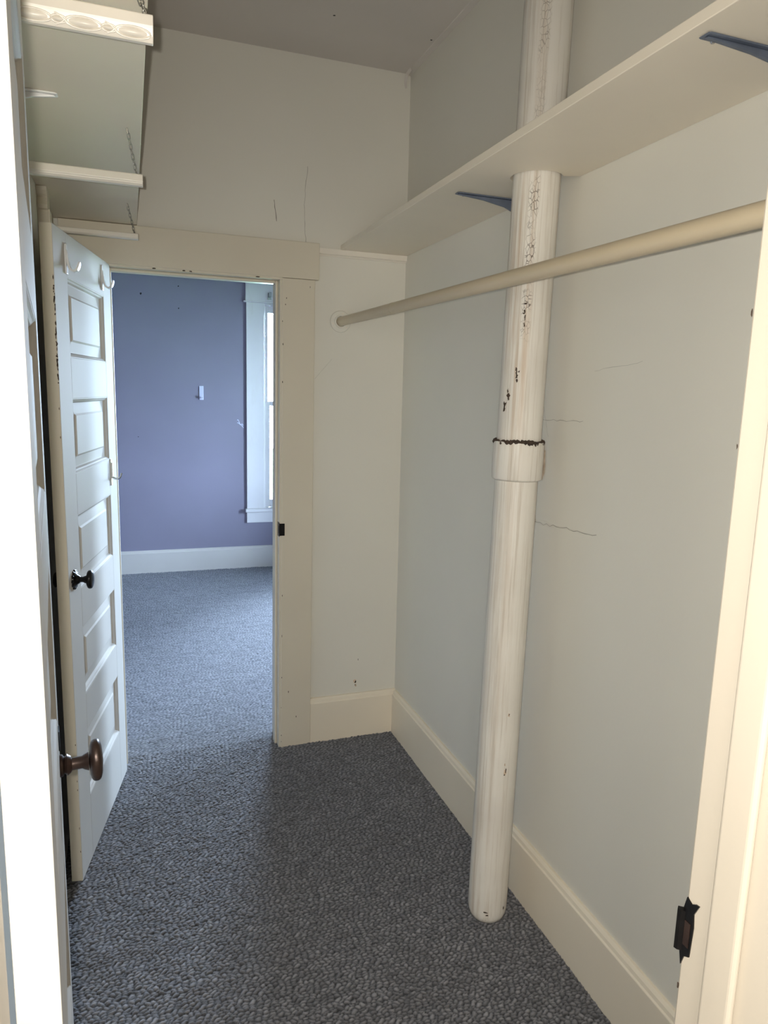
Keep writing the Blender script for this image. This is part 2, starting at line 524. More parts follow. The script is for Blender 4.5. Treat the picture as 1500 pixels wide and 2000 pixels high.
# strike plate wrapping the edge
sp_ = MB()
sp_.box(FO[1]-.0012, FO[1]+.001, YF-tc-.0005, YF+.012, .958, 1.018)
sp_.box(FO[1]-.0012, .600, YF-tc-.0022, YF-tc, .962, 1.014)
sp_.box(FO[1]-.0025, FO[1]-.001, YF-tc+.002, YF-tc+.016, .972, 1.004)
tag(sp_.build('strike_plate', M['blackiron'], fr, bevel=.0006), 'black strike plate')
ch = MB()
for z in (.03, .06, .19, .33, .52, .70, 1.75, 1.84, 1.60):
    blob(ch, (.5895+random.uniform(-.002, .002), YF-tc, z), (0, -1, 0), random.uniform(.0008, .002), random.uniform(.002, .006))
for x, z in ((.655, .14), (.62, .26), (.70, 1.98), (.6, 1.905), (.604, 1.93)):
    blob(ch, (x, YF-tc, z), (0, -1, 0), .0015, random.uniform(.002, .008))
for x in (.10, .21, .235, .49):
    blob(ch, (x, YF-tc-.004+.006, 2.004), (0, -1, 0), random.uniform(.003, .010), .0022)
tag(ch.build('paint_chips', M['chip'], fr), kind='stuff')

# cracks, scratches and holes of the closet walls (children of their wall)
def mark(mb, name, mat, par):
    return mb.build(name, mat, par)
mark(ribbon(MB(), jag((.557, YF, 2.301), (.567, YF, 2.222), 6, .001, (0, 1, 0)), .0022, (0, -1, 0)), 'scratch', M['crack'], wall_far)
mark(ribbon(MB(), jag((.690, YF, 2.44), (.677, YF, 2.295), 8, .002, (0, 1, 0))+jag((.677, YF, 2.295), (.685, YF, 2.152), 8, .0015, (0, 1, 0)), .0011, (0, -1, 0)), 'crack', M['crack'], wall_far)
mark(ribbon(MB(), jag((.80, YF, 1.70), (.729, YF, 1.617), 8, .001, (0, 1, 0)), .001, (0, -1, 0)), 'crack', M['faintcrack'], wall_far)
mark(blob(blob(MB(), (.932, YF, .266), (0, -1, 0), .007, .010), (.936, YF, .245), (0, -1, 0), .004, .006), 'chip', M['plasterchip'], wall_far)
mark(blob(blob(MB(), (.935, YF, .262), (0, -1, 0), .003, .006, lift=.0012), (.934, YF, .248), (0, -1, 0), .003, .002, lift=.0012), 'chip', M['hole'], wall_far)
mark(blob(MB(), (.945, YF, .368), (0, -1, 0), .0015, .004), 'nail_hole', M['crack'], wall_far)
def wp(y, z): return (wr(z), y, z)
mark(ribbon(MB(), jag(wp(1.84, 1.506), wp(1.594, 1.512), 16, .003, (1, 0, 0)), .0011, (-1, 0, 0), .002), 'crack', M['wallcrack'], wall_right)
mark(ribbon(MB(), jag(wp(1.87, 1.20), wp(1.503, 1.226), 22, .004, (1, 0, 0)), .0014, (-1, 0, 0), .002), 'crack', M['wallcrack'], wall_right)
mark(ribbon(MB(), jag(wp(1.56, 1.64), wp(1.38, 1.66), 10, .003, (1, 0, 0)), .001, (-1, 0, 0), .002), 'crack', M['faintcrack'], wall_right)
mark(ribbon(MB(), jag(wp(1.80, 1.57), wp(1.755, 1.46), 10, .002, (1, 0, 0)), .0012, (-1, 0, 0), .002), 'crack', M['faintcrack'], wall_right)
mark(ribbon(MB(), jag(wp(1.80, 1.22), wp(1.83, 1.17), 5, .003, (1, 0, 0)), .0018, (-1, 0, 0), .002), 'crack', M['wallcrack'], wall_right)
mark(blob(blob(MB(), wp(1.815, 1.22), (-1, 0, 0), .014, .012, lift=.0018), wp(1.805, 1.207), (-1, 0, 0), .008, .01, lift=.0018), 'chip', M['plasterchip'], wall_right)
mark(blob(blob(MB(), wp(1.772, 1.392), (-1, 0, 0), .011, .04, 14, lift=.0018), wp(1.775, 1.36), (-1, 0, 0), .008, .025, lift=.0018), 'stain', M['plasterchip'], wall_right)
cl = bpy.data.objects['ceiling']
mark(blob(MB(), (.702, 2.604, H), (0, 0, -1), .004, .004, up=(0, 1, 0)), 'nail_hole', M['hole'], cl)
mark(blob(MB(), (1.075, 2.632, H), (0, 0, -1), .005, .005, up=(0, 1, 0)), 'nail_hole', M['hole'], cl)
t5 = bpy.data.objects['trim_5']
tag(t5, 'thin plaster strip along the ceiling above the shelf')
mark(ribbon(MB(), [(1.09, 2.87, H-.004), (1.088, 2.905, H-.012), (1.089, 2.925, H-.03), (1.093, 2.928, H-.055)], .012, (-.6, -.6, -.4)), 'loose_tape', M['ceiling'], t5)
# bedroom wall marks
for x, z, r in ((.11, 2.285, .008), (.398, 2.361, .005), (.398, 2.189, .005), (.059, 1.151, .004)):
    mark(blob(MB(), (x, YB1, z), (0, -1, 0), r, r), 'nail_hole', M['hole'], wall_bed)
sc = MB()
ribbon(sc, [(.86+.05*t, YB1, 1.295-.05*t+.012*math.sin(t*9)) for t in np.linspace(0, 1, 9)], .006, (0, -1, 0))
ribbon(sc, [(.86+.055*t, YB1, 1.275-.015*t-.03*t*t) for t in np.linspace(0, 1, 9)], .006, (0, -1, 0), .001)
mark(sc, 'scuff', M['scuff'], wall_bed)

# ------------------------------------------------------------------ panel doors
def make_door(name, loc, rz, W, HT, T, sgn, panels, st, en, z0, mface, medge, label):
    d = tag(empty(name, loc, rz), label, None, None, 'structure')
    def fy(y): return y*sgn                       # y = 0 is the visible face, -T the hidden one
    def bx(nm, x0, x1, a, b, mat=mface, par=d):
        y0, y1 = sorted((fy(0), fy(-T)))
        return MB().box(x0, x1, y0, y1, a, b).build(nm, mat, par, local=True, bevel=.0012)
    e = .002
    bx('stile', 0, W-en, z0, HT)
    bx('stile', W-st, W, z0, HT)
    zs = [z0]+[v for p in panels for v in p]+[HT]
    for k in range(0, len(zs), 2):
        bx('rail', W-en, W-st, zs[k], zs[k+1])
    # latch edge facing is cream: thin lipping
    y0, y1 = sorted((fy(-.0008), fy(-T+.0008)))
    MB().box(W-.0005, W+.0012, y0, y1, z0+.001, HT-.001).build('edge', medge, d, local=True)
    for a, b in panels:
        x0, x1 = W-en, W-st
        m, g, dp = .014, .045, .013
        mb = MB()
        for side in (0, 1):
            def Y(dep): return fy(-dep) if side == 0 else fy(-T+dep)
            rings = [(m, dp), (m+.004, dp), (m+g-.012, dp-.0035), (m+g-.006, dp-.007), (m+g, dp-.007)]
            vs, fs = [], []
            for off, dep in rings:
                vs += [(x0+off, Y(dep), a+off), (x1-off, Y(dep), a+off), (x1-off, Y(dep), b-off), (x0+off, Y(dep), b-off)]
            for r_ in range(len(rings)-1):
                for k in range(4):
                    fs.append((r_*4+k, r_*4+(k+1) % 4, r_*4+4+(k+1) % 4, r_*4+4+k))
            q = (len(rings)-1)*4
            fs.append((q, q+1, q+2, q+3))
            mb.add(vs, fs)
        p = mb.build('panel', mface, d, local=True)
        mm = MB()
        for side in (0, 1):
            def Y(dep): return fy(-dep) if side == 0 else fy(-T+dep)
            rings = [(0, .0008), (.003, .0008), (.006, .004), (.010, .0065), (m, dp)]
            vs, fs = [], []
            for off, dep in rings:
                vs += [(x0+off, Y(dep), a+off), (x1-off, Y(dep), a+off), (x1-off, Y(dep), b-off), (x0+off, Y(dep), b-off)]
            for r_ in range(len(rings)-1):
                for k in range(4):
                    fs.append((r_*4+k, r_*4+(k+1) % 4, r_*4+4+(k+1) % 4, r_*4+4+k))
            mm.add(vs, fs)
        mm.build('panel_moulding', mface, p, local=True)
    return d

far_face = M['white']
HX, HY, FX, FY = -.0541, 2.8765, -.1843, 2.2166
W2 = math.hypot(FX-HX, FY-HY)
a2 = math.atan2(FY-HY, FX-HX)
PAN = [(.24, .47), (.592, .815), (.942, 1.175), (1.302, 1.527), (1.648, 1.877)]
T2 = .034
door_far = make_door('door_2', (HX, HY, 0), a2, W2, 2.0, T2, 1, PAN, .126, W2-.108, .017, far_face, M['trim'],
                     'white five-panel door with black knob, standing open in the far doorway')
# worn paint on the latch-side arris, and old hardware
ch = MB()
for k in range(46):
    z = 1.56+.30*random.random()**1.0
    blob(ch, (W2+.0012, -.0015+random.uniform(-.0015, .001), z), (1, 0, 0), random.uniform(.0008, .0022), random.uniform(.002, .007), 7)
for z in (.33, .36, .48, 1.50, 1.42, .12, .2):
    blob(ch, (W2+.0012, -.003, z), (1, 0, 0), .001, .004, 7)
tag(ch.build('paint_chips', M['chip'], door_far, local=True), kind='stuff')

def knob_set(par, x, z, sgn, mat, rr, rk, tk, stem, neck, y0=0.0):
    """rosette, shank and oval knob standing off a door face along local y"""
    h = tag(empty('knob', (x, y0, z)), None)
    h.parent = par
    seg = 40
    prof = [(rr, 0), (rr, .002), (rr*.96, .0045), (rr*.72, .007), (neck*1.7, .011), (neck*1.35, .016), (neck, .018)]
    ro = MB().lathe([(a, sgn*b) for a, b in prof], seg, 'y')
    if rr > .024:                                          # scalloped rim
        for k in range(12):
            a = 2*math.pi*k/12
            ro.lathe([(.0001, 0), (.0055, 0), (.0055, sgn*.003), (.003, sgn*.0052), (.0001, sgn*.0058)], 10, 'y', (math.cos(a)*rr*.95, 0, math.sin(a)*rr*.95))
    ro.build('rosette', mat, h, smooth=True, local=True)
    MB().lathe([(neck, sgn*.010), (neck, sgn*(stem-.010)), (neck*1.25, sgn*(stem-.006)), (neck*1.5, sgn*stem)], 24, 'y').build('shank', mat, h, smooth=True, local=True)
    pk = []
    for k in range(13):
        t = -1+2*k/12
        pk.append((max(.0005, rk*(1-abs(t)**3.2)**.5), sgn*(stem+tk*.5+t*tk*.5)))
    MB().lathe(pk, 36, 'y', sx=.86, sy=1.0).build('knob_head', mat, h, smooth=True, local=True)
    return h
knob_set(door_far, W2-.055, .988, 1, M['blackiron'], .027, .0285, .020, .036, .0085)
knob_set(door_far, W2-.055, .988, -1, M['blackiron'], .020, .0235, .014, .010, .0075, -T2)

# near door, folded back along the left side
NHX, NHY, NFX, NFY = -.0685, .572, -.1286, 1.225
W1 = math.hypot(NFX-NHX, NFY-NHY)
a1 = math.atan2(NFY-NHY, NFX-NHX)
PAN1 = [(.24, .49), (.61, .86), (1.07, 1.31), (1.42, 1.66), (1.77, 1.99)]
door_near = make_door('door_1', (NHX, NHY, 0), a1, W1, 2.118, .034, -1, PAN1, .112, W1-.112, .017, M['white'], M['trim'],
                      'white panel door with bronze knob, swung open along the left edge of the picture')
knob_set(door_near, W1-.062, .968, -1, M['bronze'], .0175, .034, .022, .043, .0100)
MB().box(W1-.075, W1-.05, -.0018, .001, 1.0, 1.032).build('keyhole_plate', M['blackiron'], door_near, local=True, bevel=.0006)
MB().box(W1-.001, W1+.0022, .006, .028, .90, 1.06).build('latch_plate', M['bronze'], door_near, local=True, bevel=.0006)

# ------------------------------------------------------------------ near doorway frame
nf = tag(empty('trim_2', (.23, YN, 0)), 'cream painted casing and jamb of the near doorway', None, None, 'structure')
y0n, y1n = YN-.13, YN
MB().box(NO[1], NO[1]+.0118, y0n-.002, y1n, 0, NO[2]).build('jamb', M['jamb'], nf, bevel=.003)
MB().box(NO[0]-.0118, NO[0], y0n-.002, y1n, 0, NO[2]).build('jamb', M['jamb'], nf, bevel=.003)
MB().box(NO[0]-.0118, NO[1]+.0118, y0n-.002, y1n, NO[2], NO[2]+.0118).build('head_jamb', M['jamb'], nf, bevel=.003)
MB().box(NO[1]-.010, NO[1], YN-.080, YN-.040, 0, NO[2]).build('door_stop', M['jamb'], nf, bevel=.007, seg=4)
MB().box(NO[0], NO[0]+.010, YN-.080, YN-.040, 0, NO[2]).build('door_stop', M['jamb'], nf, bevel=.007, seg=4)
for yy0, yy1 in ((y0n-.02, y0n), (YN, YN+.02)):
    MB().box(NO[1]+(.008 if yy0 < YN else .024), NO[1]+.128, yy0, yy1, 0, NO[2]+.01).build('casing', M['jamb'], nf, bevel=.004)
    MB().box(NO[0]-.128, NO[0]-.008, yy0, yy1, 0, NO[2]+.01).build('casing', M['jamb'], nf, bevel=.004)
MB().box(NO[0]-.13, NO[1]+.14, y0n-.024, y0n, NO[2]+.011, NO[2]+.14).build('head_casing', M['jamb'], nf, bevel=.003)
# bent, painted-round strike plate on the right jamb edge
st_ = MB()
zc = .985
J = NO[1]
poly = [(YN-.020, zc+.041), (YN-.015, zc+.040), (YN-.009, zc+.036), (YN-.002, zc+.040), (YN+.001, zc+.026), (YN+.001, zc-.030), (YN-.002, zc-.045), (YN-.006, zc-.032), (YN-.013, zc-.028), (YN-.015, zc+.010), (YN-.0135, zc+.026)]
st_.prism([(p[0], p[1]) for p in poly], J-.0016, J+.001, 'x')
st_.prism([(J-.0016, YN-.002), (J-.0055, YN+.001), (J-.0065, YN+.005), (J-.003, YN+.008), (J+.002, YN+.004)], zc-.028, zc+.022, 'z')
tag(st_.build('strike_plate', M['blackiron'], nf), 'bent dark strike plate')
MB().box(J-.0024, J-.0015, YN-.011, YN-.003, zc-.018, zc+.012).build('strike_lip', M['bronze'], nf)
ch = MB()
blob(ch, (J, YN-.0015, .912), (-1, 0, 0), .0016, .004)
blob(ch, (J, YN-.055, 1.03), (-1, 0, 0), .001, .004)
blob(ch, (J, YN-.001, 1.66), (-1, 0, 0), .0012, .004)
blob(ch, (J, YN-.001, 1.53), (-1, 0, 0), .0008, .003)
tag(ch.build('paint_chips', M['chip'], nf), kind='stuff')

# ------------------------------------------------------------------ bedroom windows
def window(name, label, T):
    """a double-hung window in local axes: x along the wall, y into the wall, z up"""
    w_ = tag(empty(name, T[0], T[1]), label, None, None, 'structure')
    wd, z0, z1 = WX1-WX0, WZ0, WZ1
    def B(nm, x0, x1, y0, y1, a, b, mat=M['winwhite'], par=w_, bev=.002):
        return MB().box(x0, x1, y0, y1, a, b).build(nm, mat, par, local=True, bevel=bev)
    B('casing', -.149, -.001, -.02, 0, z0, z1)
    B('casing', wd+.001, wd+.149, -.02, 0, z0, z1)
    B('head_casing', -.155, wd+.155, -.024, 0, z1+.012, z1+.19)
    B('bead', -.172, wd+.172, -.034, 0, z1, z1+.012, bev=.004)
    B('cap', -.17, wd+.17, -.045, 0, z1+.19, z1+.215)
    B('stool', -.165, wd+.165, -.045, .05, z0-.03, z0, bev=.006)
    B('apron', -.15, wd+.15, -.018, 0, z0-.125, z0-.031)
    B('jamb', 0, .012, 0, .15, z0, z1)
    B('jamb', wd-.012, wd, 0, .15, z0, z1)
    B('head_jamb', .012, wd-.012, 0, .15, z1-.012, z1)
    B('outer_sill', -.05, wd+.05, .10, .2, z0-.04, z0-.012)
    zm = 1.43
    def sash(nm, y0, a, b, sl, sr_top, sr_bot):
        mb = MB().box(.013, .013+sl, y0, y0+.032, a, b).box(wd-.013-sl, wd-.013, y0, y0+.032, a, b)
        mb.box(.013+sl, wd-.013-sl, y0, y0+.032, a, a+sr_bot).box(.013+sl, wd-.013-sl, y0, y0+.032, b-sr_top, b)
        s = mb.build(nm, M['winwhite'], w_, local=True, bevel=.003)
        MB().box(.013+sl-.004, wd-.013-sl+.004, y0+.014, y0+.018, a+sr_bot-.004, b-sr_top+.004).build('pane', M['glass'], s, local=True)
    sash('upper_sash', .068, zm-.01, z1-.013, .035, .055, .03)
    sash('lower_sash', .034, z0+.001, zm+.028, .046, .036, .07)
    br = MB().box(.030, .062, -.030, -.024, z1+.03, z1+.085).box(.038, .054, -.052, -.030, z1+.055, z1+.075).box(.036, .056, -.056, -.052, z1+.05, z1+.09)
    tag(br.build('shade_bracket', M['chrome'], w_, local=True, bevel=.001), 'small chrome window shade bracket')
    return w_
window('window_1', 'white double-hung window glowing beyond the far doorway', ((WX0, YB1, 0), 0))
wn2 = window('window_2', 'white double-hung window on the bedroom side wall', ((BXR, VY1, 0), -math.pi/2))
wn2.scale.x = (VY1-VY0)/(WX1-WX0)
portal('portal_window_1', ((WX0+WX1)/2, YB1+.13, (WZ0+WZ1)/2), (-math.pi/2, 0, 0), WX1-WX0, WZ1-WZ0)
portal('portal_window_2', (BXR+.13, (VY0+VY1)/2, (WZ0+WZ1)/2), (0, math.pi/2, 0), WZ1-WZ0, VY1-VY0)

# ------------------------------------------------------------------ right-hand shelf, cleat, brackets, rod
PA, PB = Vector((.990, 1.722, 0)), Vector((1.034, 1.747, H))       # pipe axis
def pax(z): return PA.lerp(PB, z/H)
zs = 2.1355
pc = pax(zs)
xw = wr(zs)-.0005
R_ = .0685
pts = [(.8306, YF-.0005), (.8306, YN+.001), (xw, YN+.001)]
y_n = pc.y-.05
pts.append((xw, y_n-.012))
for k in range(15):
    a = math.radians(-40-280*k/14)
    q = (pc.x+R_*math.cos(a), pc.y+R_*math.sin(a))
    if q[0] < xw-.004: pts.append(q)
pts += [(xw, pc.y+.062), (xw, YF-.0005)]
sh = MB().prism(pts, zs, zs+.02, 'z').build('wall_shelf', M['shelf'], bevel=.0015)
tag(sh, 'long cream wall shelf on the right, notched around the white pipe', 'shelf')
cl_ = MB().prism([(YF-.0005, zs-.028), (YF-.006, zs-.028), (YF-.008, zs-.024), (YF-.016, zs-.020), (YF-.018, zs-.0005), (YF-.0005, zs-.0005)], .7385, wr(2.1)-.001, 'x').build('shelf_cleat', M['board'])
tag(cl_, 'thin white cleat on the far wall under the end of the right shelf', 'cleat')

def bracket(name, mat, wall_x, y, ztop, s, arm, leg, label, group=None):
    """stamped steel shelf bracket: s = direction of its arm away from the wall"""
    b = tag(empty(name, (wall_x, y, ztop-leg)), label, 'bracket', group)
    X = lambda d: wall_x+s*d
    MB().prism([(X(.0005), ztop-.0005), (X(arm-.006), ztop-.0005), (X(arm), ztop-.002), (X(arm-.004), ztop-.0035), (X(.0025), ztop-.0035), (X(.0025), ztop-leg), (X(.0005), ztop-leg)], y-.011, y+.011, 'y').build('flange', mat, b, bevel=.0006)
    web = [(X(.0026), ztop-.0036), (X(arm-.008), ztop-.0036), (X(arm-.004), ztop-.006), (X(arm*.62), ztop-.0125), (X(arm*.32), ztop-.024), (X(.020), ztop-.045), (X(.012), ztop-leg*.5), (X(.008), ztop-leg+.008), (X(.0026), ztop-leg+.004)]
    MB().prism(web, y-.004, y+.004, 'y').build('web', mat, b, bevel=.0015)
    MB().lathe([(.0042, ztop-.0036), (.0042, ztop-.005), (.0025, ztop-.007), (.0008, ztop-.0073)], 12, 'z', (X(arm-.026), y+.0078, 0)).build('screw', M['chrome'], b, smooth=True)
    return b
bracket('shelf_bracket', M['bluesteel'], wr(2.05), 1.950, zs, -1, wr(2.1)-.889, .15, 'blue-grey steel shelf bracket half hidden behind the white pipe')
bracket('shelf_bracket', M['bluesteel'], wr(2.05), .982, zs, -1, wr(2.1)-.856, .15, 'blue-grey steel shelf bracket nearest the upper right corner')

A = Vector((.834, YF-.0005, 1.8535)); Bp = Vector((.841, YN+.0005, 1.8305))
d_ = (Bp-A).normalized()
rod = tag(empty('closet_rod', tuple(A)), 'tan painted closet rod running beneath the right shelf', 'rod')
rr = .0182
MB().tube([A+d_*.006, A+d_*.6, A+d_*1.1, Bp-d_*.006], rr, 32).build('pole', M['rod'], rod, smooth=True)
for P_, sg in ((A, -1), (Bp, 1)):
    fl_ = MB().lathe([(.044, 0), (.0440, sg*.005), (.042, sg*.0075), (.027, sg*.0082), (.0265, sg*.013), (.0215, sg*.0135), (.0195, sg*.006), (.0005, sg*.006)], 40, 'y', tuple(P_)).build('flange', M['wall'], rod, smooth=True)
    sw = MB()
    for k in range(3):
        an = math.radians(75+120*k)
        MB().lathe([(.0038, 0), (.0036, sg*.0014), (.001, sg*.002)], 12, 'y', (P_.x+.034*math.cos(an), P_.y+sg*.0076, P_.z+.034*math.sin(an))).build('screw', M['board'], fl_, smooth=True)
lp = A.lerp(Bp, .30)
mb = MB().tube([A.lerp(Bp, .262), A.lerp(Bp, .268)], rr+.0006, 32)
mb.build('joint', M['rod'], rod, smooth=True)

# ------------------------------------------------------------------ soil pipe
dirp = (PB-PA).normalized()
pipe = tag(empty('soil_pipe', tuple(PA)), 'white painted cast-iron pipe standing floor to ceiling by the right wall', 'pipe')
pipe.rotation_euler = Vector((0, 0, 1)).rotation_difference(dirp).to_euler()
def ring(prof, seg=56): return MB().lathe(prof, seg, 'z')
lo = ring([(.045, .001), (.050, .004), (.0555, .018), (.0585, .034), (.0588, .10), (.0592, .8), (.0595, 1.36)])
lo.build('lower_pipe', M['pipe'], pipe, smooth=True, local=True)
hubz0, hubz1 = 1.345, 1.449
hub = ring([(.0596, hubz0-.004), (.068, hubz0), (.0695, hubz0+.003), (.0700, hubz0+.05), (.0698, hubz1-.008), (.0692, hubz1-.001), (.064, hubz1), (.0625, hubz1-.012), (.0615, hubz1-.012)])
hub.build('hub', M['pipe'], pipe, smooth=True, local=True)
up_ = ring([(.0608, 1.42), (.0610, 1.6), (.0618, 2.2), (.0622, H-.002)])
up_.build('upper_pipe', M['pipe'], pipe, smooth=True, local=True)
# ragged black caulking around the mouth of the hub
cm = MB()
pts, rs = [], []
for k in range(96):
    a = 2*math.pi*k/96
    pts.append((.0658*math.cos(a), .0658*math.sin(a), hubz1-.0005+random.uniform(-.003, .003)))
    rs.append((.0056+.0016*math.sin(a*3+1)+.0012*math.sin(a*7))*random.uniform(.6, 1.25))
cm.tube(pts, rs, 7, closed=True)
for k in range(40):
    a = random.uniform(-math.pi, math.pi)
    blob(cm, (.0703*math.cos(a), .0703*math.sin(a), hubz1-random.uniform(0, .006)), (math.cos(a), math.sin(a), 0), random.uniform(.001, .004), random.uniform(.002, .006), 8, .0005)
tag(cm.build('caulking', M['chip'], pipe, local=True), 'ragged black joint caulking')
pch = MB()
def pchip(a, z, rx, rz, r=.0616):
    blob(pch, (r*math.cos(a), r*math.sin(a), z), (math.cos(a), math.sin(a), 0), rx, rz, 10, .0008, jit=.5)
cam_a = math.atan2(-1.73, -1.0)
for da, z, rx, rz in ((-.62, 1.572, .0045, .008), (-.66, 1.583, .002, .006), (-.60, 1.562, .003, .003), (-.80, 1.548, .006, .0065), (-.82, 1.536, .003, .007), (-.78, 1.535, .003, .004),
                      (-.30, 1.632, .002, .006), (-.28, 1.622, .003, .005), (-.32, 1.642, .0025, .004), (-.26, 1.612, .002, .005), (-.2, 1.635, .002, .003),
                      (-.12, 1.79, .003, .004), (-.10, 1.775, .002, .007), (-.15, 1.785, .003, .0015), (-.12, 1.81, .003, .002), (-.11, 1.755, .0015, .005),
                      (.18, 1.405, .001, .006), (-.02, 1.41, .001, .004)):
    pchip(cam_a+da, z, rx*1.1, rz*1.1)
tag(pch.build('paint_chips', M['chip'], pipe, local=True), kind='stuff')
pch = MB()
pchip(cam_a+.42, .672, .003, .005, .0590); pchip(cam_a+.42, .495, .0055, .010, .0590); pchip(cam_a+.40, .520, .002, .004, .0590)
tag(pch.build('rust_spots', M['plasterchip'], pipe, local=True), kind='stuff')
pch = MB()
pchip(cam_a+.44, .674, .0015, .003, .0596); pchip(cam_a+.46, .502, .0018, .008, .0596); pchip(cam_a+.40, .489, .002, .003, .0596); pchip(cam_a-.05, .045, .006, .0022, .0592)
pchip(cam_a+.95, .05, .002, .006, .0592); pchip(cam_a+.03, .036, .004, .002, .0592)
tag(pch.build('paint_chips', M['chip'], pipe, local=True), kind='stuff')

# ------------------------------------------------------------------ left-hand shelf with its hanging rails
ZL = 2.152
lsh = MB().box(XL+.0005, .045, YN+.001, YF-.0005, ZL, ZL+.018).build('wall_shelf', M['shelf'], bevel=.0012)
tag(lsh, 'cream shelf along the left wall, resting on the far door casing', 'shelf')
bracket('shelf_bracket', M['whitemetal'], XL+.0002, 1.706, ZL, 1, .126, .13, 'small white shelf bracket under the left shelf')

def rail(name, y, z0, z1, x1, label, carved):
    r = tag(empty(name, (XL, y, z0)), label, 'hanging rail', 'rails hung beneath the left shelf')
    h = z1-z0
    x0 = XL+.0005
    if carved:
        zf = z0+h*.47
        prof = [(y+.021, z1), (y+.002, z1), (y, z1-.002), (y, zf+.003), (y+.0015, zf), (y+.006, z0+h*.2), (y+.012, z0), (y+.021, z0)]
    else:
        prof = [(y+.021, z1), (y+.002, z1), (y, z1-.002), (y, z0+h*.34), (y+.002, z0+h*.28), (y+.003, z0+h*.18), (y+.008, z0+.001), (y+.021, z0)]
    MB().prism(prof, x0, x1, 'x').build('board', M['board'], r, bevel=.001)
    if carved:
        mo = MB()
        nrm = Vector((0, -.88, -.47)).normalized()
        upv = Vector((0, -.47, .88)).normalized()
        zc_ = z0+h*.235
        base = Vector((0, y+.0055, zc_))
        hh_ = h*.215
        x = x1-.004
        big, small = .052, .021
        k = 0
        while x > x0+.01:
            L_ = big if k % 2 == 0 else small
            cx = x-L_/2
            ph = hh_*(1.0 if k % 2 == 0 else .62)
            # raised rim
            el = []
            for t in range(24):
                a = 2*math.pi*t/24
                q = base+Vector((cx+L_*.5*math.cos(a), 0, 0))+upv*(ph*math.sin(a))
                if q.x < x1-.001: el.append(q+nrm*.0006)
                else: el.append(Vector((x1-.001, q.y, q.z))+nrm*.0006)
            mo.tube(el, .0014, 6, closed=True)
            # swelling centre
            vs, fs = [], []
            for s_ in range(5):
                f_ = [1, .8, .55, .28, .02][s_]
                for t in range(20):
                    a = 2*math.pi*t/20
                    q = base+Vector((cx+L_*.43*f_*math.cos(a), 0, 0))+upv*(ph*.8*f_*math.sin(a))+nrm*(.0042*(1-f_*f_)-.0004)
                    vs.append(q)
            for s_ in range(4):
                for t in range(20):
                    fs.append((s_*20+t, s_*20+(t+1) % 20, s_*20+20+(t+1) % 20, s_*20+20+t))
            fs.append(tuple(80+t for t in range(20)))
            mo.add(vs, fs)
            # strands sweeping past the crossing
            if k % 2 == 0:
                for sgn in (1, -1):
                    st = []
                    for t in np.linspace(-1, 1, 9):
                        st.append(base+Vector((x-L_+t*.014, 0, 0))+upv*(sgn*hh_*.95*math.sin(t*1.45))+nrm*.0009)
                    if st[0].x > x0: mo.tube(st, .0011, 6)
            x -= L_*.96
            k += 1
        mo.build('carved_moulding', M['board'], r, smooth=True)
    else:
        MB().box(x0+.0002, x0+.02, y+.021, y+.045, z0, z1+.01).build('end_cleat', M['trim'], r, bevel=.001)
    return r
rail('hanging_rail', 1.262, 2.100, 2.137, .052, 'white hanging rail with carved oval moulding, nearest the camera', True)
rail('hanging_rail', 1.900, 2.043, 2.069, .046, 'plain white rail hung by chain midway under the left shelf', False)
rail('hanging_rail', 2.650, 2.055, 2.0745, .045, 'plain white rail hung just above the far door', False)

link_me = None
def chain(P, Q, n, label, sc=1.0):
    global link_me
    P, Q = Vector(P), Vector(Q)
    c = tag(empty('chain', tuple(P)), label, 'chain', 'chains under the left shelf')
    if link_me is None:
        pts = []
        for t in range(16):
            a = 2*math.pi*t/16
            pts.append((.0034*math.cos(a), 0, .0034*math.sin(a)+(.0042 if math.sin(a) > 0 else -.0042)))
        o = MB().tube(pts, .00085, 6, closed=True, up=(0, 1, 0)).build('link', M['chain'], c, smooth=True, local=True)
        link_me = o.data
        bpy.data.objects.remove(o)
    ax = (Q-P).normalized()
    q0 = ax.to_track_quat('Z', 'Y')
    L_ = (Q-P).length
    for i in range(n):
        o = bpy.data.objects.new('link', link_me)
        COL.objects.link(o)
        o.parent = c
        t = (i+.5)/n
        o.location = ax*(L_*t)+Vector((random.uniform(-.0006, .0006), 0, 0))
        o.rotation_euler = (q0 @ Matrix.Rotation(math.radians(45+90*(i % 2)), 3, 'Z').to_quaternion()).to_euler()
        s_ = L_/n/.0118
        o.scale = (sc, sc, s_)
    MB().tube([(0, 0, .0006), (0, 0, -.006), (.002, 0, -.009), (0, 0, -.012)], .0011, 6).build('hook_eye', M['board'], c, local=True)
    e = Q-P
    MB().tube([(e.x, e.y, e.z+.008), (e.x, e.y, e.z-.001)], .0013, 6).build('staple', M['chain'], c, local=True)
    return c
chain((.022, 1.205, ZL-.0005), (.043, 1.272, 2.137), 6, 'short bright chain holding the carved rail', 1.3)
chain((.013, 1.853, ZL-.0005), (.0325, 1.910, 2.069), 9, 'chain holding the middle rail')
chain((.012, 2.582, ZL-.0005), (.033, 2.660, 2.0745), 9, 'chain holding the rail above the far door')

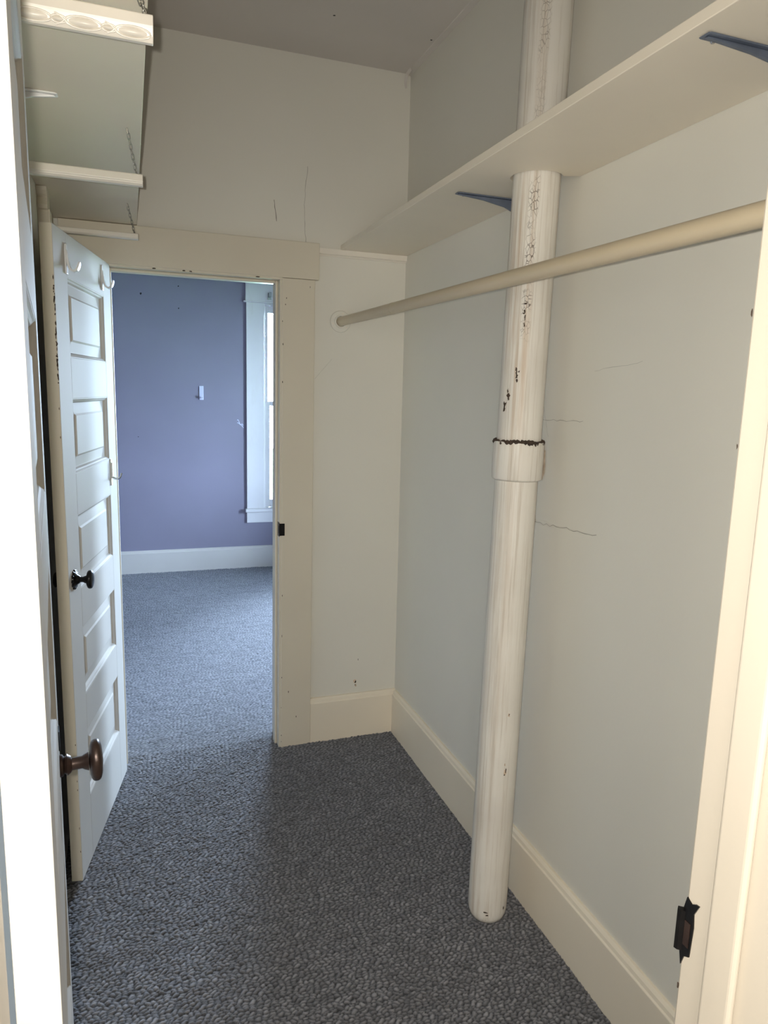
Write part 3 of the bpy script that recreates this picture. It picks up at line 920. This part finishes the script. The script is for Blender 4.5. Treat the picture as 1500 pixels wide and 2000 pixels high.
# wooden ogee bracket at the left wall behind the far door
prof = [(2.56, ZL-.001), (2.47, ZL-.001), (2.474, ZL-.012), (2.482, ZL-.022), (2.492, ZL-.028), (2.486, ZL-.040), (2.478, ZL-.052), (2.482, ZL-.062), (2.490, ZL-.066), (2.490, 1.90), (2.56, 1.90)]
ob = tag(empty('wooden_bracket', (XL, 2.5, 1.9)), 'small wooden ogee bracket under the left shelf above the open door', 'bracket')
MB().prism(prof, XL+.0003, -.2155, 'x').build('block', M['trim'], ob, bevel=.0012)
MB().box(-.2155, -.2105, 2.492, 2.558, 1.90, ZL-.062).build('batten', M['trim'], ob, bevel=.001)

# ------------------------------------------------------------------ hooks
def door_pt(px, z): return px
def robe_hook(s_from_latch, z, label):
    """broad white plastic hook on the visible face of the far door (a thing that hangs on the door)"""
    x = W2-s_from_latch
    m = Matrix.Translation((HX, HY, 0)) @ Matrix.Rotation(a2, 4, 'Z')
    w_ = m @ Vector((x, .0002, z-.042))
    h = tag(empty('coat_hook', tuple(w_), a2), label, 'hook', 'white hooks on the far door')
    wd = .011
    pl = [(-wd*.75, 0), (wd*.75, 0), (wd, .018), (wd, .066), (wd*.6, .082), (0, .086), (-wd*.6, .082), (-wd, .066), (-wd, .018)]
    MB().prism([(a, b) for a, b in pl], 0, .0045, 'y').build('back_plate', M['plastic'], h, local=True, bevel=.0012)
    # J arm: ribbon swept in the y-z plane
    path = [(.003, .070), (.006, .045), (.008, .026), (.013, .013), (.022, .008), (.031, .012), (.036, .022), (.0385, .036)]
    hw = [.004, .006, .0075, .009, .010, .010, .009, .007]
    th = .0028
    vs, fs = [], []
    n = len(path)
    for i, (yy, zz) in enumerate(path):
        a, b = path[max(i-1, 0)], path[min(i+1, n-1)]
        t = Vector((b[0]-a[0], b[1]-a[1])).normalized()
        nx, nz = -t.y*th, t.x*th
        for sx, sg in ((-1, -1), (1, -1), (1, 1), (-1, 1)):
            vs.append((hw[i]*sx, yy+nx*sg, zz+nz*sg))
    for i in range(n-1):
        for k in range(4):
            fs.append((i*4+k, i*4+(k+1) % 4, i*4+4+(k+1) % 4, i*4+4+k))
    fs += [(3, 2, 1, 0), tuple((n-1)*4+k for k in range(4))]
    o = MB().add(vs, fs).build('hook_arm', M['plastic'], h, local=True, smooth=True)
    b = o.modifiers.new('round', 'SUBSURF'); b.levels = 1; b.render_levels = 2
    return h
robe_hook(.115, 1.925, 'white plastic hook on the top rail nearer the latch edge of the far door')
robe_hook(.545, 1.935, 'white plastic hook on the top rail nearer the hinge side of the far door')

m_ = Matrix.Translation((HX, HY, 0)) @ Matrix.Rotation(a2, 4, 'Z')
w_ = m_ @ Vector((W2-.575, .0002, 1.205))
mh = tag(empty('metal_hook', tuple(w_), a2), 'slim metal hook halfway up the far door', 'hook')
MB().box(-.008, .008, 0, .004, 0, .098).build('back_plate', M['whitemetal'], mh, local=True, bevel=.0015)
MB().box(-.005, .005, .004, .008, .03, .085).build('raised_strip', M['whitemetal'], mh, local=True, bevel=.0015)
MB().tube([(0, .004, .032), (0, .012, .026), (0, .022, .024), (0, .031, .028), (0, .036, .037), (0, .038, .046)], [.004, .0038, .0036, .0034, .0034, .004], 10).build('prong', M['chrome'], mh, local=True, smooth=True)

wh = tag(empty('wall_hook', (.566, YB1-.0003, 1.46)), 'small white adhesive hook on the periwinkle wall', 'hook')
MB().box(-.018, .018, -.006, 0, 0, .115).build('back_plate', M['scuff'], wh, local=True, bevel=.003)
MB().prism([(-.006, .012), (-.022, .014), (-.028, .024), (-.028, .04), (-.024, .04), (-.022, .026), (-.006, .026)], -.009, .009, 'x').build('hook_arm', M['scuff'], wh, local=True, bevel=.001)
